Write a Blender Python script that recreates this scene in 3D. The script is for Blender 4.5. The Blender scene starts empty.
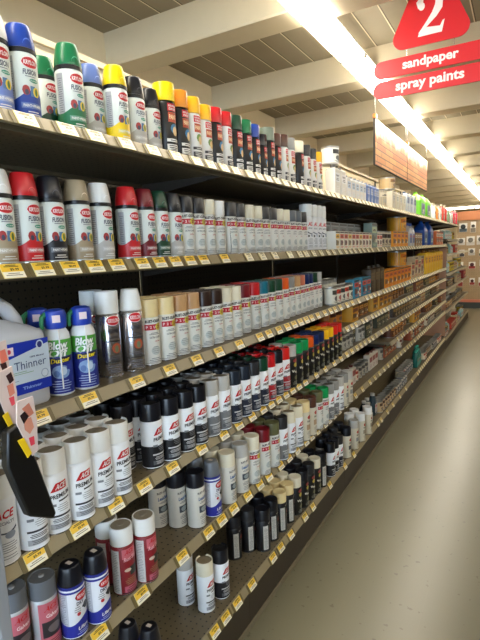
import bpy, bmesh, math, random
from mathutils import Matrix, Vector
from math import sin, cos, pi
random.seed(7)
SC = bpy.context.scene
COL = SC.collection

# ------------------------------------------------------------------ camera
YAW, PIT, ROL, FPX = 0.52739637, 0.13857925, -0.04068131, 484.07
CAMZ = 1.5
_fw = Vector((-sin(YAW)*cos(PIT), cos(YAW)*cos(PIT), -sin(PIT)))
_rt = Vector((cos(YAW), sin(YAW), 0)); _up = _rt.cross(_fw)
_r2 = cos(ROL)*_rt + sin(ROL)*_up; _u2 = -sin(ROL)*_rt + cos(ROL)*_up
def ray(px, py): return _fw + _r2*((px-240)/FPX) - _u2*((py-320)/FPX)
def onx(px, py, D):            # point of the vertical plane x=-D
    d = ray(px, py); v = d*(D/abs(d.x)); return Vector((v.x, v.y, v.z+CAMZ))
def onz(px, py, z):            # point at height z
    d = ray(px, py); v = d*((z-CAMZ)/d.z); return Vector((v.x, v.y, z))
cam = bpy.data.cameras.new('camera'); co = bpy.data.objects.new('camera', cam); COL.objects.link(co)
co.matrix_world = Matrix(((_r2.x,_u2.x,-_fw.x,0),(_r2.y,_u2.y,-_fw.y,0),(_r2.z,_u2.z,-_fw.z,CAMZ),(0,0,0,1)))
cam.sensor_fit = 'VERTICAL'; cam.sensor_height = 36; cam.lens = FPX/640*36; cam.clip_start = .02; cam.clip_end = 100
SC.camera = co

# ------------------------------------------------------------------ materials
def lin(c):
    c = c/255
    return c/12.92 if c <= .04045 else ((c+.055)/1.055)**2.4
MC = {}
def mat(rgb, rough=.45, metal=0., emit=0., noise=0., spec=.5):
    key = (tuple(rgb), rough, metal, emit, noise)
    if key in MC: return MC[key]
    m = bpy.data.materials.new('m_%d_%d_%d' % tuple(rgb)); m.use_nodes = True
    nt = m.node_tree; b = nt.nodes['Principled BSDF']
    c = (lin(rgb[0]), lin(rgb[1]), lin(rgb[2]), 1)
    b.inputs['Base Color'].default_value = c
    b.inputs['Roughness'].default_value = rough; b.inputs['Metallic'].default_value = metal
    b.inputs['Specular IOR Level'].default_value = spec
    if emit:
        b.inputs['Emission Color'].default_value = c; b.inputs['Emission Strength'].default_value = emit
    if noise:
        tc = nt.nodes.new('ShaderNodeTexCoord'); n = nt.nodes.new('ShaderNodeTexNoise')
        n.inputs['Scale'].default_value = 14; n.inputs['Detail'].default_value = 6
        mx = nt.nodes.new('ShaderNodeMix'); mx.data_type = 'RGBA'
        mx.inputs[6].default_value = c; mx.inputs[7].default_value = tuple(v*(1-noise) for v in c[:3])+(1,)
        nt.links.new(tc.outputs['Object'], n.inputs['Vector']); nt.links.new(n.outputs[0], mx.inputs[0])
        nt.links.new(mx.outputs[2], b.inputs['Base Color'])
    MC[key] = m
    return m
class NT:
    def __init__(s, name, rough=.5):
        s.m = bpy.data.materials.new(name); s.m.use_nodes = True; s.nt = s.m.node_tree
        s.b = s.nt.nodes['Principled BSDF']; s.b.inputs['Roughness'].default_value = rough
    def n(s, t, **k):
        x = s.nt.nodes.new(t)
        for a, v in k.items(): setattr(x, a, v)
        return x
    def l(s, a, b): s.nt.links.new(a, b)
    def math(s, op, a, b=None):
        x = s.n('ShaderNodeMath', operation=op)
        for i, v in enumerate((a, b)):
            if v is None: continue
            if isinstance(v, (int, float)): x.inputs[i].default_value = v
            else: s.l(v, x.inputs[i])
        return x.outputs[0]
    def mix(s, f, a, b):
        x = s.n('ShaderNodeMix', data_type='RGBA')
        for i, v in ((0, f), (6, a), (7, b)):
            if isinstance(v, (int, float)): x.inputs[i].default_value = v
            elif isinstance(v, tuple): x.inputs[i].default_value = (lin(v[0]), lin(v[1]), lin(v[2]), 1)
            else: s.l(v, x.inputs[i])
        return x.outputs[2]
    def xyz(s, space='Object'):
        tc = s.n('ShaderNodeTexCoord'); sp = s.n('ShaderNodeSeparateXYZ'); s.l(tc.outputs[space], sp.inputs[0])
        return tc.outputs[space], sp.outputs
    def noise(s, vec, scale, detail=4):
        x = s.n('ShaderNodeTexNoise'); s.l(vec, x.inputs['Vector']); x.inputs['Scale'].default_value = scale
        x.inputs['Detail'].default_value = detail; return x.outputs[0]

def holes_mat(name, base, hole, a, b, pitch, rad, rough=.6):
    t = NT(name, rough); v, o = t.xyz()
    fa = t.math('SUBTRACT', t.math('FRACT', t.math('DIVIDE', o[a], pitch)), .5)
    fb = t.math('SUBTRACT', t.math('FRACT', t.math('DIVIDE', o[b], pitch)), .5)
    d = t.math('SQRT', t.math('ADD', t.math('MULTIPLY', fa, fa), t.math('MULTIPLY', fb, fb)))
    h = t.math('LESS_THAN', d, rad/pitch)
    n = t.noise(v, 9); bb = t.mix(n, base, tuple(int(c*.86) for c in base))
    t.l(t.mix(h, bb, hole), t.b.inputs['Base Color']); return t.m
M_PEG = holes_mat('brown_pegboard', (74,64,48), (12,10,8), 1, 2, .0254, .0035)
M_DECK = holes_mat('shelf_steel', (118,105,80), (32,26,20), 0, 1, .0254, .0032, .45)
M_PEGL = holes_mat('cream_pegboard', (178,152,116), (80,66,50), 0, 2, .05, .004)
M_RAIL = mat((160,146,114), .4, noise=.15)
M_TAGH = mat((112,98,62), .35)
M_WALL = mat((226,212,180), .8, noise=.06)
M_BEAM = mat((206,193,164), .7, noise=.08)
M_DARK = mat((46,38,28), .6, noise=.2)
M_BLACK = mat((16,16,17), .35)
M_CHROME = mat((190,190,192), .22, .9)
M_WHITE = mat((240,240,238), .35)
def floor_mat():
    t = NT('floor_sealed_tile', .3); v, o = t.xyz()
    n = t.noise(v, 1.6, 6); c = t.mix(n, (106,101,79), (114,109,87))
    n2 = t.noise(v, 30, 2); s = t.math('GREATER_THAN', n2, .69); c = t.mix(t.math('MULTIPLY', s, .55), c, (70,62,44))
    f1 = t.math('LESS_THAN', t.math('FRACT', t.math('DIVIDE', o[0], .305)), .008)
    f2 = t.math('LESS_THAN', t.math('FRACT', t.math('DIVIDE', o[1], .305)), .008)
    f = t.math('MULTIPLY', t.math('MAXIMUM', f1, f2), .25)
    t.l(t.mix(f, c, (120,110,88)), t.b.inputs['Base Color'])
    r = t.math('ADD', t.math('MULTIPLY', n, .08), .26); t.l(r, t.b.inputs['Roughness'])
    return t.m
def plank_mat():
    t = NT('ceiling_plank', .75); v, o = t.xyz()
    fr = t.math('FRACT', t.math('DIVIDE', o[0], .152))
    lit_gap = t.math('LESS_THAN', fr, .05); dark = t.math('LESS_THAN', t.math('ABSOLUTE', t.math('SUBTRACT', fr, .07)), .022)
    n = t.noise(v, 5, 5); c = t.mix(n, (146,135,112), (130,119,98))
    c = t.mix(lit_gap, c, (224,210,180)); c = t.mix(dark, c, (84,72,54))  # pale line paints the lit gap between planks, dark line beside it
    t.l(c, t.b.inputs['Base Color']); return t.m

# ------------------------------------------------------------------ mesh tools
class MB:
    def __init__(s): s.v=[]; s.f=[]; s.mi=[]; s.mats=[]
    def m(s, material):
        if material not in s.mats: s.mats.append(material)
        return s.mats.index(material)
    def add(s, vs, fs, material):
        k=len(s.v); i=s.m(material); s.v += [tuple(v) for v in vs]
        s.f += [tuple(k+a for a in f) for f in fs]; s.mi += [i]*len(fs); return s
    def box(s, a, b, material):
        x0,y0,z0=a; x1,y1,z1=b
        vs=[(x,y,z) for x in (x0,x1) for y in (y0,y1) for z in (z0,z1)]
        return s.add(vs,[(0,1,3,2),(4,6,7,5),(0,4,5,1),(2,3,7,6),(0,2,6,4),(1,5,7,3)],material)
    def lathe(s, prof, material, n=24, c=(0,0), cap=True):
        vs=[]; fs=[]
        for r,z in prof:
            for i in range(n):
                a=2*pi*i/n; vs.append((c[0]+r*cos(a),c[1]+r*sin(a),z))
        for j in range(len(prof)-1):
            for i in range(n):
                q=(i+1)%n; fs.append((j*n+i,j*n+q,(j+1)*n+q,(j+1)*n+i))
        if cap:
            fs.append(tuple(range(n-1,-1,-1))); fs.append(tuple((len(prof)-1)*n+i for i in range(n)))
        return s.add(vs,fs,material)
    def prism(s, pts, y0, y1, material, axis='y'):
        n=len(pts)
        if axis=='y': vs=[(a,y0,b) for a,b in pts]+[(a,y1,b) for a,b in pts]
        elif axis=='x': vs=[(y0,a,b) for a,b in pts]+[(y1,a,b) for a,b in pts]
        else: vs=[(a,b,y0) for a,b in pts]+[(a,b,y1) for a,b in pts]
        fs=[tuple(range(n)),tuple(range(2*n-1,n-1,-1))]+[(i,n+i,n+(i+1)%n,(i+1)%n) for i in range(n)]
        return s.add(vs,fs,material)
    def tube(s, path, r, material, n=8):
        vs=[]; fs=[]; P=[Vector(p) for p in path]
        for k,p in enumerate(P):
            t=(P[min(k+1,len(P)-1)]-P[max(k-1,0)]).normalized()
            u=t.orthogonal().normalized() if k==0 else (u-t*u.dot(t)).normalized()
            w=t.cross(u); rr=r[k] if isinstance(r,(list,tuple)) else r
            for i in range(n):
                a=2*pi*i/n; vs.append(p+u*rr*cos(a)+w*rr*sin(a))
        for k in range(len(P)-1):
            for i in range(n):
                q=(i+1)%n; fs.append((k*n+i,k*n+q,(k+1)*n+q,(k+1)*n+i))
        fs.append(tuple(range(n-1,-1,-1))); fs.append(tuple((len(P)-1)*n+i for i in range(n)))
        return s.add(vs,fs,material)
    def join(s, o, off=(0,0,0)):
        k=len(s.v); s.v += [(a+off[0],b+off[1],c+off[2]) for a,b,c in o.v]
        s.f += [tuple(k+a for a in f) for f in o.f]; s.mi += [s.m(o.mats[i]) for i in o.mi]; return s
    def mesh(s, name, smooth=35, fix=True):
        me=bpy.data.meshes.new(name); me.from_pydata(s.v,[],s.f)
        for m_ in s.mats: me.materials.append(m_)
        me.polygons.foreach_set('material_index', s.mi)
        if fix:
            bm=bmesh.new(); bm.from_mesh(me); bmesh.ops.recalc_face_normals(bm,faces=bm.faces); bm.to_mesh(me); bm.free()
        if smooth:
            me.shade_smooth(); me.set_sharp_from_angle(angle=math.radians(smooth))
        return me
def link(name, me, parent=None, loc=(0,0,0), rz=0):
    o=bpy.data.objects.new(name, me); COL.objects.link(o); o.location=loc; o.rotation_euler=(0,0,rz)
    if parent: o.parent=parent
    return o
def tag(o, label=None, cat=None, group=None, kind=None):
    for k,v in (('label',label),('category',cat),('group',group),('kind',kind)):
        if v: o[k]=v
    return o
def bevel(o, w, seg=2):
    m_=o.modifiers.new('bevel','BEVEL'); m_.width=w; m_.segments=seg; m_.limit_method='ANGLE'; return o

TX={}
def text_geo(body, shear=0, bold=.03, res=2):
    k=(body,shear,bold)
    if k in TX: return TX[k]
    c=bpy.data.curves.new('t','FONT'); c.body=body; c.resolution_u=res; c.shear=shear; c.offset=bold
    o=bpy.data.objects.new('t',c); COL.objects.link(o); bpy.context.view_layer.update()
    me=bpy.data.meshes.new_from_object(o.evaluated_get(bpy.context.evaluated_depsgraph_get()))
    vs=[(v.co.x,v.co.y) for v in me.vertices]; fs=[tuple(p.vertices) for p in me.polygons]
    bpy.data.objects.remove(o); bpy.data.curves.remove(c); bpy.data.meshes.remove(me)
    x0=min(v[0] for v in vs); x1=max(v[0] for v in vs); y0=min(v[1] for v in vs); y1=max(v[1] for v in vs)
    vs=[((x-(x0+x1)/2)/(x1-x0),(y-(y0+y1)/2)/(y1-y0)) for x,y in vs]
    TX[k]=(vs,fs); return TX[k]

class Lab:
    """printing: patches laid on a cylinder (R) or a flat face (R=None: plane x=X, s along y)."""
    def __init__(s,R=None,X=0): s.R=R; s.X=X; s.mb=MB(); s.k=0
    def pt(s,u,z,k):
        e=.0002+.00006*k
        if s.R is None: return (s.X+e,u,z)
        a=u/s.R; return ((s.R+e)*cos(a),(s.R+e)*sin(a),z)
    def strip(s,s0,s1,lo,hi,rgb,n=None,rough=.4,metal=0):
        s.k+=1
        n=n or (max(1,int(abs(s1-s0)/.004)) if s.R else 1)
        vs=[];fs=[]
        for i in range(n+1):
            u=s0+(s1-s0)*i/n
            a=lo(u) if callable(lo) else lo; b=hi(u) if callable(hi) else hi
            vs+= [s.pt(u,a,s.k),s.pt(u,b,s.k)]
        for i in range(n): fs.append((2*i,2*i+2,2*i+3,2*i+1))
        s.mb.add(vs,fs,mat(rgb,rough,metal)); return s
    def oval(s,cs,cz,rs,rz,rgb,n=10):
        f=lambda g:(lambda u: cz+g*rz*math.sqrt(max(0,1-((u-cs)/rs)**2)))
        return s.strip(cs-rs,cs+rs,f(-1),f(1),rgb,n)
    def text(s,t,cs,cz,w,h,rgb,shear=0,slope=0,bold=.03):
        s.k+=1
        vs,fs=text_geo(t,shear,bold)
        s.mb.add([s.pt(cs+x*w,cz+y*h+slope*x*w,s.k+2) for x,y in vs],fs,mat(rgb,.4)); return s
    def lines(s,cs,zs,w,rgb,h=.0016,seed=1):
        r=random.Random(seed)
        for z in zs:
            ww=w*(.6+.4*r.random()); s.strip(cs-ww/2,cs+ww/2,z-h/2,z+h/2,rgb); s.k-=1
        s.k+=1; return s
    def bars(s,s0,z0,z1,rgb,n=6,d=.0018):
        for i in range(n): s.strip(s0+i*d,s0+i*d+d*.5,z0,z1,rgb); s.k-=1
        s.k+=1; return s
WAVE=lambda h,a,ph:(lambda u: h+a*sin(u*60+ph))

NAMES={'blue':(28,66,160),'green':(22,116,70),'pale blue':(112,136,204),'yellow':(250,216,10),'black':(24,25,32),
 'orange':(240,150,40),'amber':(250,190,30),'red':(206,32,38),'dark green':(22,66,44),'grey green':(112,124,108),
 'brown':(84,52,40),'grey':(150,150,146),'ivory':(236,228,202),'white':(238,238,234),'beige':(170,152,122),
 'maroon':(120,24,34),'charcoal':(48,48,50),'cream':(238,216,160),'tan':(200,156,108),'dark brown':(52,34,26),
 'teal':(20,110,130),'bright orange':(236,96,30),'bright green':(20,150,80),'navy':(24,42,92),'slate':(92,100,108),
 'salmon':(196,116,90),'silver':(112,116,122),'dark slate':(34,42,54),'bright red':(226,40,34),'light grey':(190,188,182),'olive':(104,104,70)}

# ------------------------------------------------------------------ spray cans
def can_body(R,H,rgb,metal=0,rough=.38,neck=.008):
    m=mat(rgb,rough,metal)
    b=MB().lathe([(R-.004,0.0),(R-.001,.0005),(R,.003),(R-.0012,.0045),(R-.0004,.006),(R,H-neck),(R-.001,H-neck+.002),(R-.005,H)],m)
    b.lathe([(R+.0003,.0005),(R+.0005,.002),(R+.0003,.0035)],M_CHROME,cap=False)
    return b
def cap_mb(style,R,z,h,rgb):
    m=mat(rgb,.3); b=MB()
    if style=='taper':
        b.lathe([(R*.97,z),(R*.98,z+.004),(R*.95,z+h*.3),(R*.83,z+h*.75),(R*.755,z+h*.94),(R*.73,z+h*.975),(R*.68,z+h),(R*.3,z+h+.001)],m)
    elif style=='flat':
        b.lathe([(R*.985,z),(R*.985,z+h-.003),(R*.955,z+h),(R*.85,z+h),(R*.84,z+h-.0015),(R*.3,z+h-.0015)],m)
    elif style=='recess':                     # rim with a finger notch, sunken top
        n=32; vs=[]; fs=[]
        top=lambda a: z+h-(.017*max(0,1-abs(((a-2.45+pi)%(2*pi))-pi)/.42)**.6)
        for i in range(n):
            a=2*pi*i/n; c_,s_=cos(a),sin(a)
            for r,zz in ((R*.98,z),(R*.965,top(a)-.002),(R*.945,top(a)),(R*.89,top(a)),(R*.87,z+h-.014)): vs.append((r*c_,r*s_,min(zz,top(a)) if r>R*.88 else min(zz,top(a)-.001)))
        for i in range(n):
            q=(i+1)%n
            for j in range(4): fs.append((i*5+j,q*5+j,q*5+j+1,i*5+j+1))
        b.add(vs,fs,m)
    return b
def cap_top(R,z,h,rgb):
    t=mat(tuple(int(c*v+14) for c,v in zip(rgb,(.56,.52,.46))),.6)
    b=MB().lathe([(R*.86,z+h-.022),(R*.86,z+h-.0055),(R*.3,z+h-.0055),(R*.22,z+h-.004),(R*.12,z+h-.004)],t)
    return b
SPEC={}
WHT=(236,236,232)
def desc_type(k):
    return {'krylon':'spray can with red oval logo and coloured wave','farm':'black spray can with picture label','white15':'tall white spray can with picture label',
     'ro2x':'white spray can with red squares band','leak':'white spray can with blue lettering','ace':'premium spray can with red slanted logo','acespec':'white spray can with large red lettering',
     'acerust':'maroon rust spray can','acegalv':'spray can with red lettering on pink label','chrome':'shiny chrome spray can with red oval','camo':'black spray can with zigzag picture',
     'krylblue':'white and blue spray can with red oval','duster':'green and blue air duster can','blackro':'black spray can with barcode panel','plain':'pale spray can with small print'}[k]
def build_can(kind,capname,accname=None,sc=1.0):
    key=(kind,capname,accname,sc)
    if key in SPEC: return SPEC[key]
    cc=NAMES[capname]; ac=NAMES[accname] if accname else cc
    R=.0325; HB=.146; parts=[]; L=Lab(R)
    grey=(96,98,104); blk=(20,20,24); red=(206,30,40)
    if kind=='krylon':
        parts.append(('body',can_body(R,HB,(226,232,226))))
        parts.append(('collar',MB().lathe([(R*.9,HB-.004),(R*1.0,HB-.003),(R*1.0,HB+.005),(R*.95,HB+.006)],M_BLACK)))
        parts.append(('cap',cap_mb('taper',R,HB+.006,.052,cc)))
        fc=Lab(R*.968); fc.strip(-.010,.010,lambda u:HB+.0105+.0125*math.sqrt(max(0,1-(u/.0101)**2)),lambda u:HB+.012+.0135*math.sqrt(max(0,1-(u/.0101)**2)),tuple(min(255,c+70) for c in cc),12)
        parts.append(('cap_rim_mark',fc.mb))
        L.strip(-.052,-.034,.006,HB-.014,(176,178,182)); L.lines(-.043,[.01+.005*i for i in range(23)],.014,grey,.0014)
        L.strip(-.102,.102,.006,WAVE(.052,.012,1.2),ac,40)
        L.oval(.002,.121,.0205,.0125,(250,236,232)); L.oval(.002,.121,.0192,.0112,red); L.text('KRYLON',.002,.121,.030,.0095,(255,240,240),.1)
        L.text('FUSION',.0,.1005,.032,.0115,(70,74,96),.15); L.lines(.0,[.0915],.036,(70,74,96),.0012)
        L.oval(.007,.0835,.011,.0042,(70,160,130)); L.text('ALL-IN-ONE',.007,.0835,.017,.0028,WHT)
        L.oval(-.012,.062,.008,.0105,(170,60,60)); L.oval(-.011,.058,.004,.006,(70,70,90)); L.strip(-.003,.008,.050,.072,(90,130,170)); L.oval(.010,.060,.008,.0105,(236,210,60)); L.oval(.010,.060,.0035,.008,(80,120,50))
        L.strip(-.024,.024,.024,.036,tuple(min(255,int(c*.6+90)) for c in ac)); L.text('PAINT+PRIMER',0,.030,.040,.006,WHT); L.lines(0,[.017,.012],.036,WHT,.002)
    elif kind in('farm','white15'):
        base=(26,24,24) if kind=='farm' else (238,236,230); inv=WHT if kind=='farm' else (60,60,64)
        R=.0325; parts.append(('body',can_body(R,HB,base)))
        parts.append(('cap',cap_mb('flat',R,HB-.001,.046,cc)))
        L.strip(-.016,.018,.118,.137,red); L.text('RUST-OLEUM',.001,.131,.028,.005,WHT); L.text('STOPS RUST',.001,.123,.026,.006,WHT)
        L.strip(-.015,.017,.090,.115,(190,80,50)); L.text('PAINT',.001,.103,.026,.012,(250,220,170)); L.oval(.004,.074,.013,.012,(60,130,180) if kind=='farm' else (120,150,70)); L.oval(.008,.068,.010,.012,(232,200,140))
        L.strip(-.022,.022,.040,.048,inv); L.strip(-.022,.022,.018,.034,inv); L.lines(0,[.044,.030,.025,.021],.034,base,.002); L.lines(0,[.010,.013],.036,inv,.0012)
    elif kind=='ro2x':
        parts.append(('body',can_body(R,HB,(228,228,220)))); parts.append(('cap',cap_mb('flat',R,HB-.001,.052,cc)))
        L.text('RUST-OLEUM',0,.1335,.054,.0095,blk,0,.04,.05)
        L.strip(-.030,.030,.107,.124,(190,30,48)); 
        for i in range(3): L.text(('P','2','U')[i],-.023+.0115*i,.1155,.006,.008,(250,220,220))
        L.oval(.016,.1155,.013,.011,(214,196,60)); L.text('2X',.016,.1155,.013,.010,(150,30,30))
        L.lines(0,[.098,.094],.036,grey,.0016); L.text('ULTRA COVER',.002,.085,.036,.006,grey); L.text('SATIN',.008,.073,.016,.004,(180,60,60))
        L.oval(.002,.045,.016,.0135,(196,204,200)); L.lines(.002,[.056,.050,.044,.038],.026,grey,.0012); L.lines(0,[.022,.017,.012],.044,grey,.0016)
        L.strip(-.1,.1,.0062,.0095,ac,40)
    elif kind=='leak':
        parts.append(('body',can_body(R,HB,(222,218,206)))); parts.append(('cap',cap_mb('flat',R,HB-.001,.050,cc)))
        L.text('RUST-OLEUM',0,.128,.046,.008,blk,0,.08); L.text('LeakSeal',0,.107,.042,.013,(40,90,150),.1,.05); L.lines(0,[.094,.090],.036,grey)
        L.strip(-.020,.022,.056,.080,(70,76,84)); L.oval(0,.068,.014,.009,(150,160,160)); L.lines(0,[.046,.041,.036,.028,.022,.016],.040,grey,.0016)
    elif kind=='ace':
        low={'white':(228,230,232),'black':(26,26,30),'navy':(34,40,58),'red':(170,36,42),'green':(28,60,48),'silver':(120,122,124),'charcoal':(40,42,46)}.get(accname,ac)
        parts.append(('body',can_body(R,HB,(244,247,250))))
        if accname!='white': L.strip(-.102,.102,.0062,.070,low,40)
        parts.append(('cap',cap_mb('recess',R,HB-.001,.052,cc))); parts.append(('cap_top',cap_top(R,HB-.001,.052,cc)))
        f=lambda o:(lambda u:.108+o+.0+.10*(u+.016)); 
        L.strip(-.020,.018,lambda u:.1045+.12*u,lambda u:.1235+.12*u if u>-.008 else .1235+.12*u-(-.008-u)*1.5,(196,28,36),20); L.text('ACE',.003,.1145,.026,.0125,WHT,.35,.12)
        L.text('PREMIUM',.002,.0925,.047,.0105,(30,30,36),0,.12)
        inv=(52,54,60) if accname=='white' else (206,206,206)
        L.strip(-.004,.024,lambda u:.078+.12*u,lambda u:.0815+.12*u,blk if accname=='white' else WHT,8); L.lines(.006,[.070,.065,.060,.055],.030,(150,152,156),.0014); L.strip(-.024,-.010,.068,.074,(130,134,140))
        L.strip(-.026,.026,.042,.0465,inv); L.lines(0,[.037,.0335,.030],.050,inv,.0016,3); L.strip(-.026,.026,.013,.026,(172,174,180) if accname=='white' else (90,92,96)); L.lines(0,[.016,.0195,.023],.048,inv,.0013,4)
    elif kind=='acespec':
        parts.append(('body',can_body(R,HB,(234,236,238)))); parts.append(('cap',cap_mb('recess',R,HB-.001,.050,cc))); parts.append(('cap_top',cap_top(R,HB-.001,.050,cc)))
        L.text('ACE',.0,.112,.044,.018,red,.3); L.text('SPECIALTY',.0,.094,.040,.007,(130,130,136)); L.strip(-.024,.024,lambda u:.070+10*(u)**2,lambda u:.073+14*u*u,(50,60,80),16); L.oval(.008,.066,.012,.008,(150,160,176)); L.strip(-.022,-.014,.058,.066,blk); L.lines(0,[.05,.045,.04,.035,.03,.022,.016],.046,(120,124,132),.0015)
    elif kind=='acerust':
        parts.append(('body',can_body(R,HB,(138,34,42)))); parts.append(('cap',cap_mb('flat',R,HB-.001,.050,cc))); parts.append(('cap_top',MB().lathe([(R*.84,HB+.0475),(R*.84,HB+.0484),(R*.3,HB+.0484),(R*.26,HB+.0500),(R*.1,HB+.0500)],mat((146,136,118),.6))))
        L.strip(-.060,-.032,.006,HB-.012,(206,204,200)); L.lines(-.046,[.012+.005*i for i in range(24)],.020,(110,110,112),.0014)
        L.strip(-.024,.030,.108,.136,(204,106,116)); L.text('ACE',-.002,.127,.030,.014,(196,24,32),.3,.1); L.text('Rust Stop',.002,.106,.044,.015,(240,180,186),.15,.08)
        L.strip(-.004,.022,.056,.082,(40,52,46)); L.oval(-.010,.074,.010,.005,(210,190,170)); L.lines(0,[.048,.043,.038,.033],.040,(170,140,100),.0015); L.strip(-.022,.026,.008,.027,(190,96,116)); L.lines(.002,[.022,.016,.012],.04,(60,20,30),.002)
        L.strip(-.03,.03,.0062,.009,blk)
    elif kind=='acegalv':
        parts.append(('body',can_body(R,HB,(196,198,200),.3))); parts.append(('cap',cap_mb('flat',R,HB-.001,.050,cc).lathe([(.007,HB+.047),(.007,HB+.051),(.005,HB+.052)],mat((150,150,150),.4))))
        L.strip(-.036,.036,.006,.136,(206,110,122)); L.text('ACE',-.004,.121,.038,.015,(210,22,34),.3,.05); L.text('Galvanize',.004,.100,.046,.011,(250,226,228),.1); L.strip(-.030,.030,.040,.084,(52,46,50)); L.oval(.0,.062,.018,.012,(120,110,112)); L.lines(0,[.03,.024,.018,.012],.05,(90,40,50),.002)
        L.oval(.027,.124,.006,.006,(240,190,40))
    elif kind=='chrome':
        HB=.176; parts.append(('body',can_body(R,HB,(206,204,208),.92,.2))); parts.append(('cap',cap_mb('taper' if accname else 'flat',R,HB-.001,.060,cc)))
        L.oval(.002,.156,.0215,.014,(240,220,220)); L.oval(.002,.156,.0200,.0125,red); L.text('KRYLON',.002,.156,.031,.011,(255,236,236),.1)
        L.text('HIGH HEAT',.002,.128,.038,.012,(40,40,48)); L.lines(.002,[.112,.108],.034,(40,40,48),.0016); L.strip(-.024,.026,.098,.101,blk); L.oval(.006,.080,.014,.014,(176,84,54)); L.oval(.006,.078,.006,.010,(110,120,90)); L.lines(0,[.058,.053],.04,(90,88,96)); L.strip(-.03,.03,.041,.043,blk); L.lines(0,[.034,.03,.024,.019,.014],.046,(110,108,116),.0014)
        L.text('1200 F',.004,.048,.03,.006,(60,60,66))
    elif kind=='camo':
        parts.append(('body',can_body(R,HB,(22,22,22)))); parts.append(('cap',cap_mb('flat',R,HB-.001,.050,cc)))
        L.oval(0,.125,.016,.009,(150,60,60)); L.oval(0,.105,.012,.010,(196,180,80))
        for i in range(3): L.strip(-.022+.013*i,-.010+.013*i,lambda u,i=i:.070+1.1*abs(u+.016-.013*i)-.004*i,lambda u,i=i:.078+1.1*abs(u+.016-.013*i)-.004*i,(220,216,200),8)
        L.oval(.004,.045,.014,.010,(120,120,90)); L.lines(0,[.028,.022,.016],.04,(170,170,160),.002)
    elif kind=='krylblue':
        parts.append(('body',can_body(R,HB,(232,234,240)))); parts.append(('collar',MB().lathe([(R*.9,HB-.004),(R,HB-.003),(R,HB+.004),(R*.95,HB+.005)],mat((44,52,140),.4))))
        parts.append(('cap',cap_mb('taper',R,HB+.005,.050,cc))); parts.append(('cap_sticker',MB().box((-.008,-.006,HB+.0562),(.008,.006,HB+.0566),mat((214,200,190),.6))))
        L.strip(-.06,-.036,.006,HB-.01,(196,198,206)); L.lines(-.048,[.012+.005*i for i in range(25)],.017,(110,112,124),.0014)
        L.strip(-.1,.1,.006,WAVE(.050,.010,.6),(40,48,150),40); L.strip(-.1,.1,.132,HB-.008,(40,48,150),40)
        L.oval(.004,.118,.021,.0125,(70,20,30)); L.oval(.004,.118,.0195,.0112,red); L.text('KRYLON',.004,.118,.030,.0095,(255,240,240),.1)
        L.text('DRY',-.004,.100,.020,.010,(50,54,80)); L.oval(.012,.085,.009,.010,(30,32,44)); L.oval(.004,.085,.004,.004,(30,32,44)); L.oval(-.010,.070,.005,.005,(190,50,60)); L.lines(-.012,[.09,.084,.078],.018,grey,.0016)
        L.text('Ultra',.0,.030,.030,.010,WHT,.2,.1); L.lines(0,[.019,.014],.038,(170,180,230),.0018)
    elif kind=='duster':
        R=.0305; L=Lab(R)
        b=MB().lathe([(R-.003,0),(R,.003),(R,.135),(R*.93,.146),(R*.72,.157),(R*.5,.162)],mat((228,232,234),.35)); parts.append(('body',b))
        L.strip(-.102,.102,.006,.095,(30,44,140),40); L.strip(-.102,.102,.095,.134,(84,170,60),40)
        for t_,z_ in (('Blow',.121),('Off',.103)):
            L.text(t_,-.002,z_,.050,.022,(110,120,130),.15,.06,.06); L.text(t_,-.002,z_,.047,.019,(244,248,244),.15,.06,.03)
        L.strip(-.028,.030,lambda u:.079+.08*u,lambda u:.092+.08*u,(30,30,60),10); L.text('Duster',.001,.0855,.046,.011,(240,214,40),.1,.08)
        L.oval(.0,.058,.022,.016,(130,160,206)); L.oval(.006,.060,.008,.010,(196,214,236)); L.oval(-.010,.054,.007,.008,(90,120,180)); L.strip(.014,.026,.062,.074,(44,60,160)); L.lines(0,[.036,.030,.024,.018,.012],.05,(170,186,226),.0018)
        parts.append(('straw',MB().tube([(R+.003,.002,.018),(R+.003,.002,.134),(R*.8,.002,.158)],.0018,M_WHITE,6)))
        bl=(36,66,176); h=MB().lathe([(R*.56,.156),(R*.78,.160),(R*.83,.170),(R*.83,.190),(R*.74,.200),(R*.45,.204)],mat(bl,.35))
        h.tube([(.004,-.022,.192),(.014,-.031,.186),(.016,-.033,.172),(.012,-.031,.160)],[.007,.006,.005,.004],mat((60,140,96),.4)); parts.append(('trigger_head',h))
        parts.append(('head_sticker',MB().box((R*.835,-.009,.174),(R*.85,.009,.191),mat((236,214,216),.5))))
    elif kind=='blackro':
        parts.append(('body',can_body(R,HB,(24,24,26)))); parts.append(('cap',cap_mb('flat',R,HB-.001,.048,cc)))
        L.strip(-.030,-.006,.012,.122,(200,198,190)); L.lines(-.018,[.016+.005*i for i in range(20)],.018,(90,90,90),.0014)
        L.text('RUST-OLEUM',.012,.130,.030,.006,(196,190,180)); L.oval(.014,.10,.010,.010,(130,70,60)); L.lines(.014,[.08,.074,.06,.05,.04,.03],.024,(130,130,124),.002)
    elif kind=='plain':
        parts.append(('body',can_body(R,HB,(216,208,186)))); parts.append(('cap',cap_mb('flat',R,HB-.001,.050,cc)))
        L.oval(.0,.118,.018,.010,(180,60,50)); L.text('PAINT',0,.098,.036,.010,(70,66,60)); L.strip(-.022,.022,.056,.082,tuple(int(c*.7+40) for c in ac)); L.lines(0,[.046,.040,.034,.026,.018],.042,(120,112,100),.0018)
    parts.insert(1,('label_print',L.mb))
    H=max(v[2] for _,b in parts for v in b.v)
    if sc!=1.0:
        for _,b in parts: b.v=[(x*(1+(sc-1)*.25),y*(1+(sc-1)*.25),z*sc) for x,y,z in b.v]
    R2=.0328*(1+(sc-1)*.25)+.0004
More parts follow.
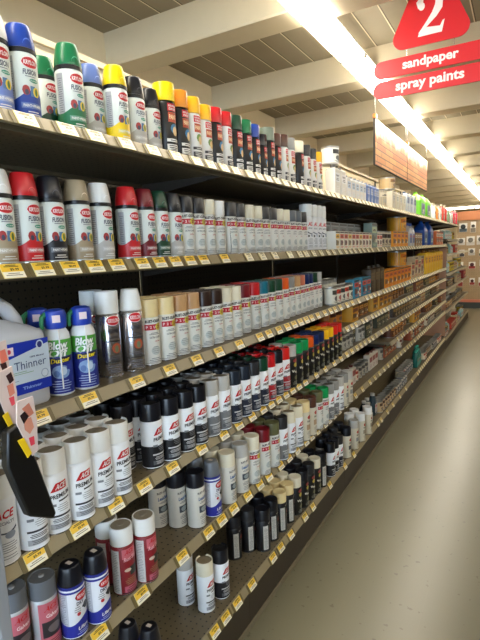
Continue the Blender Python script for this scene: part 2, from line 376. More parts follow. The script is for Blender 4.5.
    meshes=[(n,b.mesh(n)) for n,b in parts]
    one=MB()
    for _,b in parts: one.join(b)
    SPEC[key]=dict(parts=meshes,one=one.mesh('spray_can'),R=R2,H=H*sc,desc=desc_type(kind),cap=capname)
    return SPEC[key]

# ------------------------------------------------------------------ other goods
def rect_loft(sections, material, n=5):
    """sections: (z, x half, y half, corner radius, xc, yc)"""
    vs=[];fs=[];m=4*n
    for z,hx,hy,r,xc,yc in sections:
        r=min(r,hx*.99,hy*.99)
        for q,(sx,sy) in enumerate(((1,1),(-1,1),(-1,-1),(1,-1))):
            for i in range(n):
                a=pi/2*(q+i/(n-1)); vs.append((xc+sx*(hx-r)+r*cos(a),yc+sy*(hy-r)+r*sin(a),z))
    for j in range(len(sections)-1):
        for i in range(m):
            q=(i+1)%m; fs.append((j*m+i,j*m+q,(j+1)*m+q,(j+1)*m+i))
    fs.append(tuple(range(m-1,-1,-1))); fs.append(tuple((len(sections)-1)*m+i for i in range(m)))
    return MB().add(vs,fs,material)
GOODS={}
def goods(kind,c1,c2=(230,228,220),w=.0,h=.0,d=.0):
    key=(kind,c1,c2,w,h,d)
    if key in GOODS: return GOODS[key]
    parts=[]
    if kind in('paint_can','small_can','pail'):
        R=w/2; H=h
        b=MB().lathe([(R-.001,0),(R+.001,.001),(R+.001,.004),(R,.005),(R,H-.006),(R+.001,H-.005),(R+.001,H),(R-.003,H),(R-.004,H-.003)],mat((168,168,164),.3,.7)); parts.append(('can_body',b))
        L=Lab(R); L.strip(-pi*R,pi*R,.008,H-.010,c1,28); L.strip(-R*.9,R*.9,H*.58,H*.82,c2); L.lines(0,[H*.70,H*.66],R*1.4,(60,50,50),H*.03); L.oval(0,H*.36,R*.55,H*.14,tuple(int(c*.6+60) for c in c2)); L.lines(0,[H*.14,H*.19],R*1.5,c2,H*.02)
        parts.append(('label_print',L.mb)); parts.append(('lid',MB().lathe([(R-.005,H-.003),(R-.006,H-.001),(R*.7,H-.001),(R*.68,H-.003)],mat((186,184,176),.3,.6))))
    elif kind=='carton':
        b=rect_loft([(0,d/2,w/2,.002,0,0),(h,d/2,w/2,.002,0,0)],mat(c1,.55),3); parts.append(('carton_body',b))
        L=Lab(None,d/2); L.strip(-w*.42,w*.42,h*.60,h*.84,c2); L.lines(0,[h*.74,h*.69],w*.6,(70,40,30),h*.035); L.oval(0,h*.36,w*.26,h*.15,tuple(int(c*.5+40) for c in c2)); L.lines(0,[h*.1,h*.15],w*.7,c2,h*.025); L.strip(-w*.46,w*.46,h*.89,h*.97,tuple(int(q*.35) for q in c1)); L.strip(-w*.40,-w*.18,h*.22,h*.52,tuple(int(q*.45) for q in c1)); L.oval(w*.05,h*.38,w*.10,h*.09,(60,50,44)); L.strip(w*.2,w*.4,h*.22,h*.36,(240,232,210)); L.strip(w*.47,w*.5,0,h,tuple(int(q*.3) for q in c1)); parts.append(('label_print',L.mb))
    elif kind=='flask':     # flat metal solvent tin with screw cap
        b=rect_loft([(0,d/2,w/2,.006,0,0),(h*.86,d/2,w/2,.006,0,0),(h*.90,d/2*.7,w/2*.7,.006,0,0)],mat(c1,.35),4); parts.append(('tin_body',b))
        parts.append(('screw_cap',MB().lathe([(.014,h*.90),(.014,h),(.012,h)],mat(tuple(int(c*.5+20) for c in c2),.4),n=14)))
        L=Lab(None,d/2); L.strip(-w*.44,w*.44,h*.45,h*.74,c2); L.text('PAINT',0,h*.65,w*.6,h*.06,(70,60,60)); L.lines(0,[h*.56,h*.51],w*.6,(90,80,80),h*.02); L.lines(0,[h*.3,h*.24,h*.18,h*.12],w*.7,c2,h*.018); parts.append(('label_print',L.mb))
    elif kind=='bottle':
        b=rect_loft([(0,d/2*.94,w/2*.94,.02,0,0),(h*.02,d/2,w/2,.02,0,0),(h*.62,d/2,w/2,.02,0,0),(h*.76,d/2*.8,w/2*.72,.02,0,0),(h*.86,.016,.016,.015,0,0),(h*.90,.014,.014,.013,0,0)],mat(c1,.3),5); parts.append(('bottle_body',b))
        parts.append(('screw_cap',MB().lathe([(.017,h*.88),(.017,h*.995),(.014,h)],mat(c2,.4),n=16)))
        L=Lab(None,d/2); L.strip(-w*.38,w*.38,h*.14,h*.54,tuple(int(c*.8+45) for c in c2)); L.oval(0,h*.42,w*.25,h*.07,(190,60,50)); L.lines(0,[h*.32,h*.28,h*.22,h*.18],w*.6,(70,70,90),h*.015); parts.append(('label_print',L.mb))
    elif kind=='jug':
        b=rect_loft([(0,d/2*.95,w/2*.95,.03,0,0),(.008,d/2,w/2,.03,0,0),(h*.62,d/2,w/2,.03,0,0),(h*.80,d/2*.75,w/2*.62,.03,0,0),(h*.90,.024,.024,.022,0,0),(h*.93,.018,.018,.017,0,0)],mat(c1,.35),6); parts.append(('jug_body',b))
        parts.append(('screw_cap',MB().lathe([(.021,h*.92),(.021,h*.995),(.018,h)],mat(c2,.4),n=18)))
        parts.append(('handle',MB().tube([(0,.02,h*.86),(0,w*.34,h*.86),(0,w*.44,h*.74),(0,w*.44,h*.58)],.010,mat(c1,.35))))
        L=Lab(None,d/2); L.strip(-w*.36,w*.36,h*.10,h*.52,(96,140,170)); L.oval(0,h*.36,w*.22,h*.10,(60,70,120)); L.oval(.01,h*.24,w*.16,h*.06,(210,220,200)); L.lines(0,[h*.16,h*.14],w*.5,WHT,h*.02); parts.append(('label_print',L.mb))
    meshes=[(n,b.mesh(n)) for n,b in parts]; one=MB()
    for _,b in parts: one.join(b)
    GOODS[key]=dict(parts=meshes,one=one.mesh(kind),w=w,h=h,d=d or w); return GOODS[key]

# ------------------------------------------------------------------ placing
SHELFN={1:'top shelf',2:'second shelf',3:'third shelf',4:'fourth shelf',5:'fifth shelf',6:'bottom shelf',34:'extra shelf under the third',45:'extra shelf under the fourth'}
PLACED=[]    # dicts: shelf,row,x,y,R,z,spec,name,desc,cat,detail,rz
def put(shelf,row,x,y,z,spec,R,name,desc,cat,rz=0,split=True):
    PLACED.append(dict(shelf=shelf,row=row,x=x,y=y,z=z,spec=spec,R=R,name=name,desc=desc,cat=cat,rz=rz,split=split))
TOP={1:1.801,2:1.494,3:1.176,34:1.03,4:.876,45:.725,5:.572,6:.192}
def capdesc(s,kind,acc):
    base=s['desc']
    if kind in('acerust','krylblue','duster'): return base
    return base.replace('spray can','spray can with %s cap and'%s['cap'],1).replace('and with','and') if ' with' in base else base.replace('spray can','spray can with %s cap'%s['cap'])
def can(shelf,px,py,kind,cap,acc=None,sc=1.0,D=.988,row=0,bottom=False,back=0,split=True):
    s=build_can(kind,cap,acc,sc); z=TOP[shelf]
    if bottom:
        f=onz(px,py,z); dr=Vector((f.x,f.y,0)).normalized(); c=f+dr*s['R']
        x,y=c.x,c.y
    else:
        c=onx(px,py,D); x,y=c.x,c.y
    for k in range(back+1):
        put(shelf,row+k,x-.069*k,y,z,s,s['R'],'spray_can',capdesc(s,kind,acc),'spray can',random.uniform(-.16,.10)-{'duster':.62,'ro2x':.3,'chrome':.35,'ace':.12,'acespec':.3,'leak':.1}.get(kind,0)*(1 if y<2 else .4),split)

# --- top shelf
T1=[(-4,72,'krylon','white','pale blue',1,0),(21,82,'krylon','blue',None,1,0),(43,86,'krylon','green','dark green',.90,0),(70,93,'krylon','green',None,1.02,0),(92,97,'krylon','pale blue','light grey',.96,0),
(115,110,'krylon','yellow',None,1,0),(134,115,'krylon','black','light grey',.98,0),(152,122,'krylon','black','light grey',.96,0),(165.5,125,'farm','yellow',None,1.2,0),(180,127,'farm','orange',None,1.17,0),
(191,130,'white15','amber',None,1.15,0),(202,132,'white15','amber','light grey',1.1,0),(212,134,'farm','red',None,1.14,0),(222,136,'white15','red',None,1.14,0),(234,142,'farm','dark green',None,1.16,0),
(244,144,'farm','green',None,1.16,0),(252,146,'farm','blue',None,1.14,0),(259,152,'farm','black',None,1.0,0),(267,152,'farm','grey green',None,1.22,0),(274,155,'farm','brown',None,1.15,0),(281,157,'white15','brown',None,1.2,0),(288,158,'white15','grey',None,1.2,0),
(297,161,'farm','ivory',None,1.22,0),(304,163,'white15','charcoal',None,1.2,0),(310,165,'white15','charcoal','grey',1.17,0),(316,167,'white15','amber',None,1.15,0)]
for i,(px,py,k,c,a,sc,b) in enumerate(T1):
    can(1,px,py,k,c,a,round(sc*.975,3),D={2:1.015,4:.985,6:.965,7:.985}.get(i,.955 if i<8 else .98))
# --- second shelf
T2=[(1,218,'krylon','white','beige'),(24,230,'krylon','red',None),(52,230,'krylon','black',None),(79,232,'krylon','beige',None),(101,233,'krylon','white','light grey'),(128,230,'krylon','red',None),(145,232,'krylon','maroon',None),(159,232,'krylon','dark green',None),(173,232,'krylon','charcoal','light grey'),
(187,231,'ro2x','black','light grey'),(197,231,'ro2x','black','light grey'),(206,231,'ro2x','ivory','light grey'),(215,231,'ro2x','white','light grey'),
(229,233,'ro2x','charcoal','light grey'),(238,233,'ro2x','charcoal','light grey'),(247,233,'ro2x','ivory','light grey'),(255.5,233,'ro2x','ivory','light grey'),(263,233,'ro2x','charcoal','light grey'),(270.5,233,'ro2x','charcoal','light grey'),(277,233,'ro2x','ivory','light grey'),(283.5,233,'ro2x','ivory','light grey'),(290,233,'ro2x','slate','light grey'),(295.5,233,'ro2x','slate','light grey'),(301,233,'ro2x','charcoal','light grey')]
for px,py,k,c,a in T2: can(2,px,py,k,c,a,1.0,D=.992,back=1 if k=='ro2x' else 0)
for px in (306,312.5,318.5,323.5): can(2,px,232,'acespec','white','white',1.24,D=.992)
# --- third shelf
for px,py,acc in ((112,378,None),(135,372,'x')):
    can(3,px,py,'chrome','white',None if acc is None else 'white',1.0,bottom=True)
can(3,97,374,'chrome','white',None,1.0,bottom=True)
T3=[(151,366,'cream'),(167,361,'cream'),(180.5,356,'tan'),(192.5,352,'tan'),(205,348,'dark brown'),(215.5,344.5,'dark brown'),(225.5,341,'ivory'),(234.5,338,'ivory'),(243.5,334,'maroon')]
for px,py,c in T3: can(3,px,py,'ro2x',c,'light grey',1.0,bottom=True,back=1)
for px,py,c in [(253.5,330,'red'),(262,327.5,'teal'),(269.5,325,'dark green'),(276.5,322.5,'dark green'),(283,320,'bright orange'),(289,317.5,'grey'),(295,315.5,'tan'),(300.5,313.5,'salmon'),(306,311.5,'navy'),(311,309.5,'navy'),(315.5,308,'dark green'),(320,306.5,'light grey')]:
    can(3,px,py,'ro2x',c,'light grey',1.0,bottom=True,back=1)
can(3,64,396,'duster','blue',None,1.02,bottom=True,back=1); can(3,86,390.5,'duster','blue',None,1.02,bottom=True)
# --- fourth shelf
for i,(px,py) in enumerate([(8,566),(34,552),(58,535),(83,521),(103,508),(120,497)]):
    can(4,px,py,'acespec' if i==0 else 'ace','white','white',1.0,bottom=True,back=3)
can(4,136.5,466,'ace','black','black',1.0,bottom=True,row=1,back=1)
for px,py,c,a in [(154,469.5,'black','black'),(171,462,'black','black'),(186,453,'black','black'),(199,445.5,'black','black'),(211.5,437.5,'light grey','silver'),(223,431,'light grey','silver'),(234,424,'dark slate','navy'),(244,417.5,'dark slate','navy'),(253,412,'charcoal','navy'),(261.5,406.5,'dark green','navy'),(269,401.5,'red','red'),(276.5,396.5,'black','charcoal'),(283.5,392,'bright red','red')]:
    can(4,px,py,'ace',c,a,1.0,bottom=True,back=2)
for px,py,c in [(290,388,'light grey'),(296.5,384,'bright green'),(302.5,380,'bright green'),(308,376,'bright orange'),(313.5,372.5,'navy'),(318.5,369,'navy'),(323.5,366,'amber'),(328,363,'amber'),(332.5,360,'bright red'),(336.5,357,'bright red')]:
    can(4,px,py,'camo',c,None,1.0,bottom=True,back=1)
# --- fifth shelf
for px,py,k,c,a,b in [(26,661,'acegalv','silver',None,0),(49,652,'acegalv','silver',None,0),(75,641,'krylblue','black',None,0),(97,628,'krylblue','black',None,0),(126,596,'acerust','white',None,0),(148,584,'acerust','white',None,0),
 (162,527,'leak','black',None,0),(178.5,529,'leak','black',None,0),(195.5,531,'leak','black',None,0),(213.5,518,'krylblue','silver',None,1),(228.5,505,'leak','ivory',None,1),(241.5,494,'leak','light grey',None,1),(253,485,'ro2x','ivory','light grey',1),(263.5,476,'ro2x','maroon','light grey',1),(273,468,'ro2x','olive','light grey',1),
 (281.5,461,'ace','charcoal','silver',1),(289.5,454,'ace','ivory','white',1),(297,447.5,'ace','ivory','white',1),(304,441.5,'plain','cream','tan',1),(310.5,436,'plain','brown','tan',1),(317,430,'ro2x','olive','light grey',1),(323,425,'ro2x','bright green','light grey',1),(328.5,420,'ace','grey','silver',1),(333.5,415.5,'ace','grey','silver',1),(338.5,411,'ace','light grey','white',1),(343,407,'plain','grey','grey',1),(347.5,403,'plain','light grey','grey',1)]:
    can(5,px,py,k,c,a,.92 if px<100 else 1.0,bottom=True,back=b)
can(5,113,588,'acerust','white',None,1.0,bottom=True,row=1)
# --- bottom shelf
for px,py,k,c,a,b in [(133,690,'krylblue','black',None,0),(154,694,'krylblue','black',None,0),(187,607,'ace','light grey','white',0),(207,614,'ace','ivory','white',0),(222,600,'ace','black','black',0),
 (235,561,'blackro','black',None,0),(249,553,'blackro','charcoal',None,0),(263.5,553,'blackro','black',None,0),(272,542,'blackro','black',None,1),(280.5,533,'blackro','cream',None,1),(288,524,'blackro','cream',None,1),(295.5,516,'camo','ivory',None,1),(302.5,508.5,'camo','black',None,1),(309,501,'camo','charcoal',None,1),(315,494.5,'camo','ivory',None,1),(321,488,'blackro','black',None,1),(332.5,474,'ace','black','black',1),(338,467,'ace','black','black',1),
 (343.5,461,'ace','charcoal','navy',1),(349,455,'plain','black','charcoal',1),(354,449.5,'plain','light grey','grey',0),(359,444,'plain','white','beige',1),(364,439,'plain','white','beige',1)]:
    can(6,px,py,k,c,a,1.0,bottom=True,back=b)

def item(shelf,y,spec,name,desc,cat,front=-.915,row=0,z=None,split=True):
    put(shelf,row,front-spec['d']/2,y,TOP[shelf] if z is None else z,spec,spec['w']/2,name,desc,cat,0,split)
def yat(px,py,D=.97): return onx(px,py,D).y
# top shelf far goods
wj=goods('flask',(236,232,222),(250,250,250),.085,.175,.06)
for k,px in enumerate((331,337.5)):
    item(1,yat(px,180),wj,'solvent_tin','white flat solvent tin with screw cap','tin',-.93)
for k,px in enumerate((343,347.5,351.5,355.5,359)): item(1,yat(px,186),goods('flask',(238,236,232),(206,222,240),.072,.14,.05),'solvent_tin','small white solvent tin with pale blue panel','tin',-.93)
for k,px in enumerate((363,366.5,370,372.5)): item(1,yat(px,190),goods('flask',(84,120,190),(190,205,235),.07,.14,.05),'solvent_tin','blue solvent tin','tin',-.93)
pail=goods('pail',(214,200,170),(236,226,204),.165,.14)
item(1,yat(381,198),pail,'paint_can','wide beige paint can','paint can',-.93)
item(1,yat(331,170),goods('small_can',(240,238,230),(60,60,60),.10,.10),'paint_can','white tub stacked on the white solvent tins','paint can',-.925,row=3,z=TOP[1]+.1755)
item(1,yat(390,186),goods('small_can',(206,178,130),(150,110,70),.13,.10),'paint_can','tan can stacked on the cream tins','paint can',-.93,row=3,z=TOP[1]+.1655)
for k,px in enumerate((389,393,396.5,400)): item(1,yat(px,200),goods('flask',(224,214,190),(244,240,226),.10,.165,.06),'solvent_tin','cream solvent tin with screw cap','tin',-.93)
for k,px in enumerate((404,407.5,411)): item(1,yat(px,200),goods('flask',(206,214,220),(120,150,200),.12,.20,.08),'solvent_tin','tall pale grey solvent tin','tin',-.93)
GREEN=(128,226,60)
for k,px in enumerate((419.5,425.5)): item(1,yat(px,204),goods('jug',GREEN,(150,210,70),.30,.27,.17),'cleaner_jug','bright green cleaner jug with blue label','jug',-.93)
for k,(px,c) in enumerate(((432,(240,240,236)),(435,(240,150,50)),(438,(240,236,226)),(441,(214,70,50)),(444,(206,60,50)),(447,(120,150,110)),(450,(190,190,176)),(452.5,(206,40,60)),(455,(220,60,80)))):
    item(1,yat(px,212),goods('bottle',c,(240,230,210),.12,.24 if k in(3,4,7,8) else .2,.08),'bottle','%s bottle'%('white orange cream red darkred sage grey crimson pink'.split()[k].replace('darkred','dark red')),'bottle',-.93)
# second shelf far goods
Y=yat
for i in range(12): item(2,Y(329,240)+.079*i,goods('carton',(232,228,214),(206,70,50) if i%3 else (230,180,60),.076,.105,.06),'carton','small white carton with %s band'%('red' if i%3 else 'yellow'),'carton',-.915)
for i in range(5): item(2,Y(331,230)+.16*i,goods('carton',(140,146,148),(96,104,108),.15,.165,.06),'carton','silver grey carton','carton',-1.0,row=1)
item(2,Y(366,236),goods('carton',(126,148,140),(170,190,150),.14,.175,.06),'carton','tall grey green carton','carton')
for y in (3.72,3.84,3.96): item(2,y,goods('paint_can',(206,196,170),(60,46,40),.108,.125),'paint_can','quart can with cream and brown label','paint can')
item(2,4.06,goods('small_can',(60,44,30),(120,96,60),.075,.17),'paint_can','tall dark brown can','paint can',-1.04,row=1)
for i in range(4): item(2,4.19+.155*i,goods('carton',(238,160,26),(206,90,30),.145,.13,.07),'carton','orange yellow carton','carton')
item(2,4.66,goods('pail',(232,170,40),(200,110,30),.17,.14),'paint_can','orange can stacked on the yellow cartons','paint can',-.92,row=2,z=TOP[2]+.1305)
for i in range(2): item(2,4.87+.14*i,goods('bottle',(186,190,196),(60,90,170),.12,.22,.08),'bottle','silver and blue bottle','bottle')
for i in range(3): item(2,5.15+.13*i,goods('carton',(150,110,60),(220,210,190),.12,.13,.08),'carton','brown and cream carton','carton')
for i in range(2): item(2,5.15+.16*i,goods('bottle',(30,80,160),(30,60,140),.13,.20,.08),'bottle','blue bottle behind cartons','bottle',-1.04,row=1)
for i in range(2): item(2,5.72+.42*i,goods('jug',(26,74,160),(30,90,180),.24,.27,.12),'cleaner_jug','tall blue jug with pale label','jug')
for i in range(4): item(2,6.55+.15*i,goods('carton',(226,110,40),(236,226,206),.14,.17,.08),'carton','orange and white carton','carton')
# third shelf far goods
for i in range(6): item(3,Y(326,296)+.078*i,goods('small_can',(226,222,206),(196,70,50) if i%2 else (70,76,70),.074,.105),'paint_can','small white can with %s panel'%('red' if i%2 else 'grey'),'paint can')
for i in range(4): item(3,Y(326,290)+.09*i,goods('small_can',(150,150,144),(200,196,180),.08,.14),'paint_can','grey metal can behind small white cans','paint can',-1.0,row=1)
for i in range(3): item(3,3.03+.112*i,goods('carton',(60,140,170),(206,80,60),.108,.12,.06),'carton','teal carton with red panel','carton')
for i in range(3): item(3,3.42+.14*i,goods('flask',(58,48,34),(110,96,66),.13,.19,.07),'solvent_tin','dark brown solvent tin','tin')
for i in range(7): item(3,3.86+.155*i,goods('carton',(232,150,24),(206,84,30),.148,.135,.08),'carton','orange yellow carton','carton')
item(3,4.70,goods('pail',(222,158,40),(200,110,30),.17,.14),'paint_can','large orange can stacked on the cartons','paint can',-.925,row=2,z=TOP[3]+.1355)
for i in range(4): item(3,5.0+.17*i,goods('carton',(206,186,150),(190,70,50),.15,.16+.05*(i%2),.08),'carton','cream carton with red panel','carton')
for i in range(7): item(3,5.78+.2*i,goods('flask',(236,190,30),(226,150,30),.185,.26,.09),'solvent_tin','tall yellow tin with orange panel','tin')
# filler runs deeper in the aisle
def fill(shelf,y0,y1,choices,front=-.915,z=None,sec=True):
    y=y0; r=random.Random(int(shelf*97+y0*13))
    while y<y1:
        kind,c1,c2,w,h,d,nm,ds,ct=r.choice(choices); n=r.randint(1,4)
        h=round(min(h*r.choice((.82,.92,1)),.108 if shelf in(34,45,4) or (shelf==5 and y>3.8) else 9),3)
        if h>.09 and shelf in(34,): h=.1
        if r.random()<.13: y+=.05
        fr=front-r.choice((0,.01,.03,.05))
        g=goods(kind,c1,c2,w,h,d)
        for i in range(n):
            if y+w>y1: y=y1+1; break
            item(shelf,y+w/2,g,nm,ds,ct,fr,z=z,split=False)
            y+=w+.003
        y+=.008
WOOD=[('paint_can',(92,50,28),(190,130,60),.108,.122,0,'paint_can','quart can with brown label','paint can'),('paint_can',(190,120,40),(90,50,30),.108,.122,0,'paint_can','quart can with orange label','paint can'),
('carton',(120,66,30),(206,150,60),.11,.11,.07,'carton','brown carton with orange panel','carton'),('small_can',(70,60,40),(170,150,90),.078,.10,0,'paint_can','half pint can with dark olive label','paint can'),('carton',(206,150,40),(120,50,26),.13,.115,.07,'carton','mustard carton','carton')]
DARK=[('paint_can',(54,44,34),(150,120,70),.108,.12,0,'paint_can','quart can with dark brown label','paint can'),('small_can',(96,70,40),(190,170,130),.078,.10,0,'paint_can','half pint can with tan label','paint can'),('carton',(60,66,50),(150,140,100),.12,.10,.07,'carton','dark green carton','carton'),('paint_can',(150,84,36),(220,200,150),.108,.12,0,'paint_can','quart can with rust label','paint can')]
MIX=[('small_can',(206,200,180),(120,60,40),.078,.10,0,'paint_can','half pint can with white label','paint can'),('small_can',(170,166,150),(70,70,70),.078,.10,0,'paint_can','half pint can with grey label','paint can'),('bottle',(20,100,90),(60,170,150),.08,.18,.06,'bottle','teal bottle','bottle'),('carton',(150,70,34),(220,180,110),.11,.13,.07,'carton','rust coloured carton','carton'),('paint_can',(60,50,44),(180,160,120),.108,.12,0,'paint_can','quart can with charcoal label','paint can')]
PALE=[('small_can',(226,218,196),(180,70,50),.078,.095,0,'paint_can','half pint can with cream label','paint can'),('small_can',(200,176,140),(90,60,40),.078,.095,0,'paint_can','half pint can with beige label','paint can'),('small_can',(70,80,96),(206,200,190),.078,.095,0,'paint_can','half pint can with slate label','paint can')]
for i in range(6): item(4,Y(344,352)+.074*i,goods('small_can',(180,178,168),(90,90,86),.07,.10),'paint_can','small silver can','paint can')
fill(34,2.76,7.1,WOOD); fill(4,3.14,7.1,DARK); fill(45,4.14,7.1,WOOD)
PL5=[PALE[0],MIX[1],('flask',(204,198,184),(150,60,50),.08,.13,.05,'solvent_tin','grey white tin with red panel','tin')]
fill(5,2.98,3.9,PL5); fill(5,3.95,7.1,MIX)
fill(6,2.85,3.3,[('bottle',(40,60,70),(200,200,196),.08,.19,.06,'bottle','dark slate bottle','bottle')]); fill(6,3.35,5.1,PALE); fill(6,5.15,5.6,[MIX[2]]); fill(6,5.62,7.1,PALE+MIX[:2])
# goods on the open unit at the end of the aisle
TOP.update({71:1.57,72:1.36,73:1.08,74:.86,75:.55,76:.16})
SHELFN.update({71:'short end shelf near the top',72:'end unit second level',73:'end unit middle level',74:'end unit level with red goods',75:'end unit low level',76:'end unit base'})
FARC=[('carton',(190,60,40),(230,200,160),.16,.13,.1,'carton','red carton','carton'),('small_can',(200,180,60),(120,60,40),.1,.13,0,'paint_can','yellow can','paint can'),('bottle',(150,190,190),(230,230,220),.12,.16,.08,'bottle','pale teal bottle','bottle'),('carton',(210,190,150),(150,70,50),.15,.12,.1,'carton','beige carton','carton')]
REDS=[('carton',(150,34,36),(206,70,60),.2,.15,.12,'carton','deep red carton','carton')]; YEL=[('small_can',(214,190,60),(150,120,40),.1,.17,0,'paint_can','yellow ochre can','paint can')]
fill(71,7.35,8.7,FARC); fill(72,7.35,8.9,FARC[:3]); fill(73,7.35,10.0,YEL+FARC[2:]); fill(74,7.35,10.4,REDS+DARK+FARC[1:]); fill(75,7.35,10.4,DARK); fill(76,7.35,10.6,PALE+FARC)

# relax rows so that neighbours never interpenetrate, then link
rows={}
for d in PLACED: rows.setdefault((d['shelf'],d['row']),[]).append(d)
for k,L_ in rows.items():
    L_.sort(key=lambda d:d['y'])
    for it in range(120):
        for a,b in zip(L_,L_[1:]):
            dx=a['x']-b['x']; need=a['R']+b['R']+.0008
            if a['name']=='spray_can' and b['name']=='spray_can':
                if abs(dx)>=need: continue
                need=math.sqrt(need*need-dx*dx)
            gap=b['y']-a['y']
            if gap<need:
                e=(need-gap)
                wa=.5 if it<90 else 0
                a['y']-=e*wa; b['y']+=e*(1-wa)
for sh in (1,2,3,4,5,6):
    G=[d for d in PLACED if d['shelf']==sh and d['name']=='spray_can']
    for it in range(60):
        mv=0
        for i,a in enumerate(G):
            for b in G[i+1:]:
                dx=b['x']-a['x']; dy=b['y']-a['y']; nd=a['R']+b['R']-.0006
                if abs(dx)<nd and abs(dy)<nd:
                    q=math.hypot(dx,dy)
                    if q<nd:
                        e=(nd-q); mv+=1; ux,uy=(dx/q,dy/q) if q>1e-6 else (0,1)
                        wa=.5 if a['row']==b['row'] else (0 if a['row']<b['row'] else 1)
                        fx=1 if a['row']!=b['row'] else .0
                        a['y']-=uy*e*wa*1.05; b['y']+=uy*e*(1-wa)*1.05
                        a['x']-=ux*e*wa*fx; b['x']+=ux*e*(1-wa)*fx
        if not mv: break
    H=sorted([d for d in PLACED if d['shelf']==sh and d['name']!='spray_can' and d['row']==0],key=lambda d:d['y'])
    if H and G:
        last=max([g['y']+g['R'] for g in G if g['row']<2]+[0])
        for d in H:
            if d['y']-d['R']<last+.002: d['y']=last+.002+d['R']
            last=d['y']+d['R']
ORD='first second third fourth fifth sixth seventh eighth ninth tenth eleventh twelfth thirteenth fourteenth fifteenth sixteenth seventeenth eighteenth nineteenth twentieth'.split()
def ordw(i):
    if i<20: return ORD[i]
    t={2:'twenty',3:'thirty',4:'forty',5:'fifty',6:'sixty',7:'seventy',8:'eighty',9:'ninety'}[(i+1)//10]; u=(i+1)%10
    return t.replace('ty','tieth') if u==0 else t+'-'+ORD[u-1]
ROWN={0:'',1:'second row',2:'third row',3:'back row'}
PLACED.sort(key=lambda d:(d['shelf'],d['row'],d['y']))
cnt={}
for d in PLACED: cnt[(d['shelf'],d['row'],d['desc'])]=cnt.get((d['shelf'],d['row'],d['desc']),0)+1
idx={}
def short(desc): 
    w=desc.split(); return ' '.join(w[:11])
for d in PLACED:
    k=(d['shelf'],d['row'],d['desc']); i=idx.get(k,0); idx[k]=i+1
    where=SHELFN[d['shelf']]+(', '+ROWN[d['row']] if d['row'] and d['name']=='spray_can' else '')
    ds=short(d['desc']).replace(' and coloured wave','').replace(' and coloured','')
    lab=ds+', '+where
    if cnt[k]>1: lab+=', '+ordw(i)+' from left'
    w=lab.split()
    if len(w)>16: lab=lab.replace(' with red slanted logo','').replace(' and red slanted logo','').replace(' spray can','can',0).replace('spray can with ','can with '); w=lab.split()
    d['label']=' '.join(w[:16])
    s=d['spec']; loc=(d['x'],d['y'],d['z']); far=d['y']>4.2 or not d['split']
    grp='%ss on the %s'%(d['cat'],SHELFN[d['shelf']])
    if far:
        o=link(d['name'],s['one'],None,loc,d['rz'])
    else:
        o=link(d['name'],None,None,loc,d['rz']); o.empty_display_size=.02
        for n,me in s['parts']: link(n,me,o)
    tag(o,d['label'],d['cat'],grp)

# ------------------------------------------------------------------ paint thinner jug
def thinner():
    root=link('paint_thinner_jug',None,None,(-1.000,.626,TOP[3])); tag(root,'large grey translucent paint thinner jug with blue label, third shelf, far left','jug')
    gm=NT('translucent_plastic',.35); gm.b.inputs['Base Color'].default_value=(lin(196),lin(200),lin(208),1); gm.b.inputs['Subsurface Weight'].default_value=.0
    hw=.105; hx=.062
    b=rect_loft([(0,hx*.95,hw*.96,.02,0,0),(.006,hx,hw,.022,0,0),(.150,hx,hw,.022,0,0),(.166,hx*.97,hw*.97,.024,0,0),(.180,hx*.8,hw*.82,.03,0,-.006),(.200,hx*.5,hw*.55,.03,0,-.035),(.215,.020,.022,.019,0,-.062),(.226,.018,.019,.017,0,-.064)],gm.m,7)
    link('jug_body',b.mesh('jug_body'),root)
    link('handle',MB().tube([(0,-.064,.215),(0,-.050,.238),(0,-.015,.247),(0,.020,.238),(0,.046,.218),(0,.062,.194),(0,.066,.168)],[.017,.016,.016,.016,.017,.018,.020],gm.m,12).mesh('handle'),root)
    link('screw_cap',MB().lathe([(.022,.224),(.022,.244),(.018,.246)],mat((230,228,224),.4),c=(0,-.064)).mesh('screw_cap'),root)
    L=Lab(None,hx)
    L.strip(-hw+.003,hw-.004,.034,.150,(204,220,236)); L.strip(-hw+.003,hw-.004,.034,.058,(24,52,176))
    L.strip(-hw+.003,hw-.004,lambda u:.112+.22*(u+.02) if u>-.03 else .110,.150,(24,52,176),24)
    L.strip(-.030,.060,lambda u:.118+.26*(u+.02),lambda u:.124+.3*(u+.02) if u<.08 else .15,(24,52,176),4) if 0 else None
    L.oval(.078,.137,.010,.010,(206,220,236)); L.oval(.078,.137,.0065,.0072,(40,50,120))
    L.strip(-.010,.012,.124,.142,(238,216,224)); L.oval(.001,.133,.005,.005,(210,60,90))
    L.text('Paint Thinner',.022,.098,.138,.018,(40,70,120),.0,.02,.0); L.lines(.0,[.084,.080],.12,(120,170,140),.0013); L.text('100% Mineral',.068,.113,.036,.004,(80,90,130)); L.oval(.085,.070,.010,.010,(150,170,200)); L.oval(.085,.070,.008,.008,(214,226,240)); L.text('Thinner',.05,.047,.05,.007,(150,180,240)); L.lines(-.02,[.07,.066],.08,(130,150,180),.0013)
    link('label_print',L.mb.mesh('label_print'),root)
thinner()

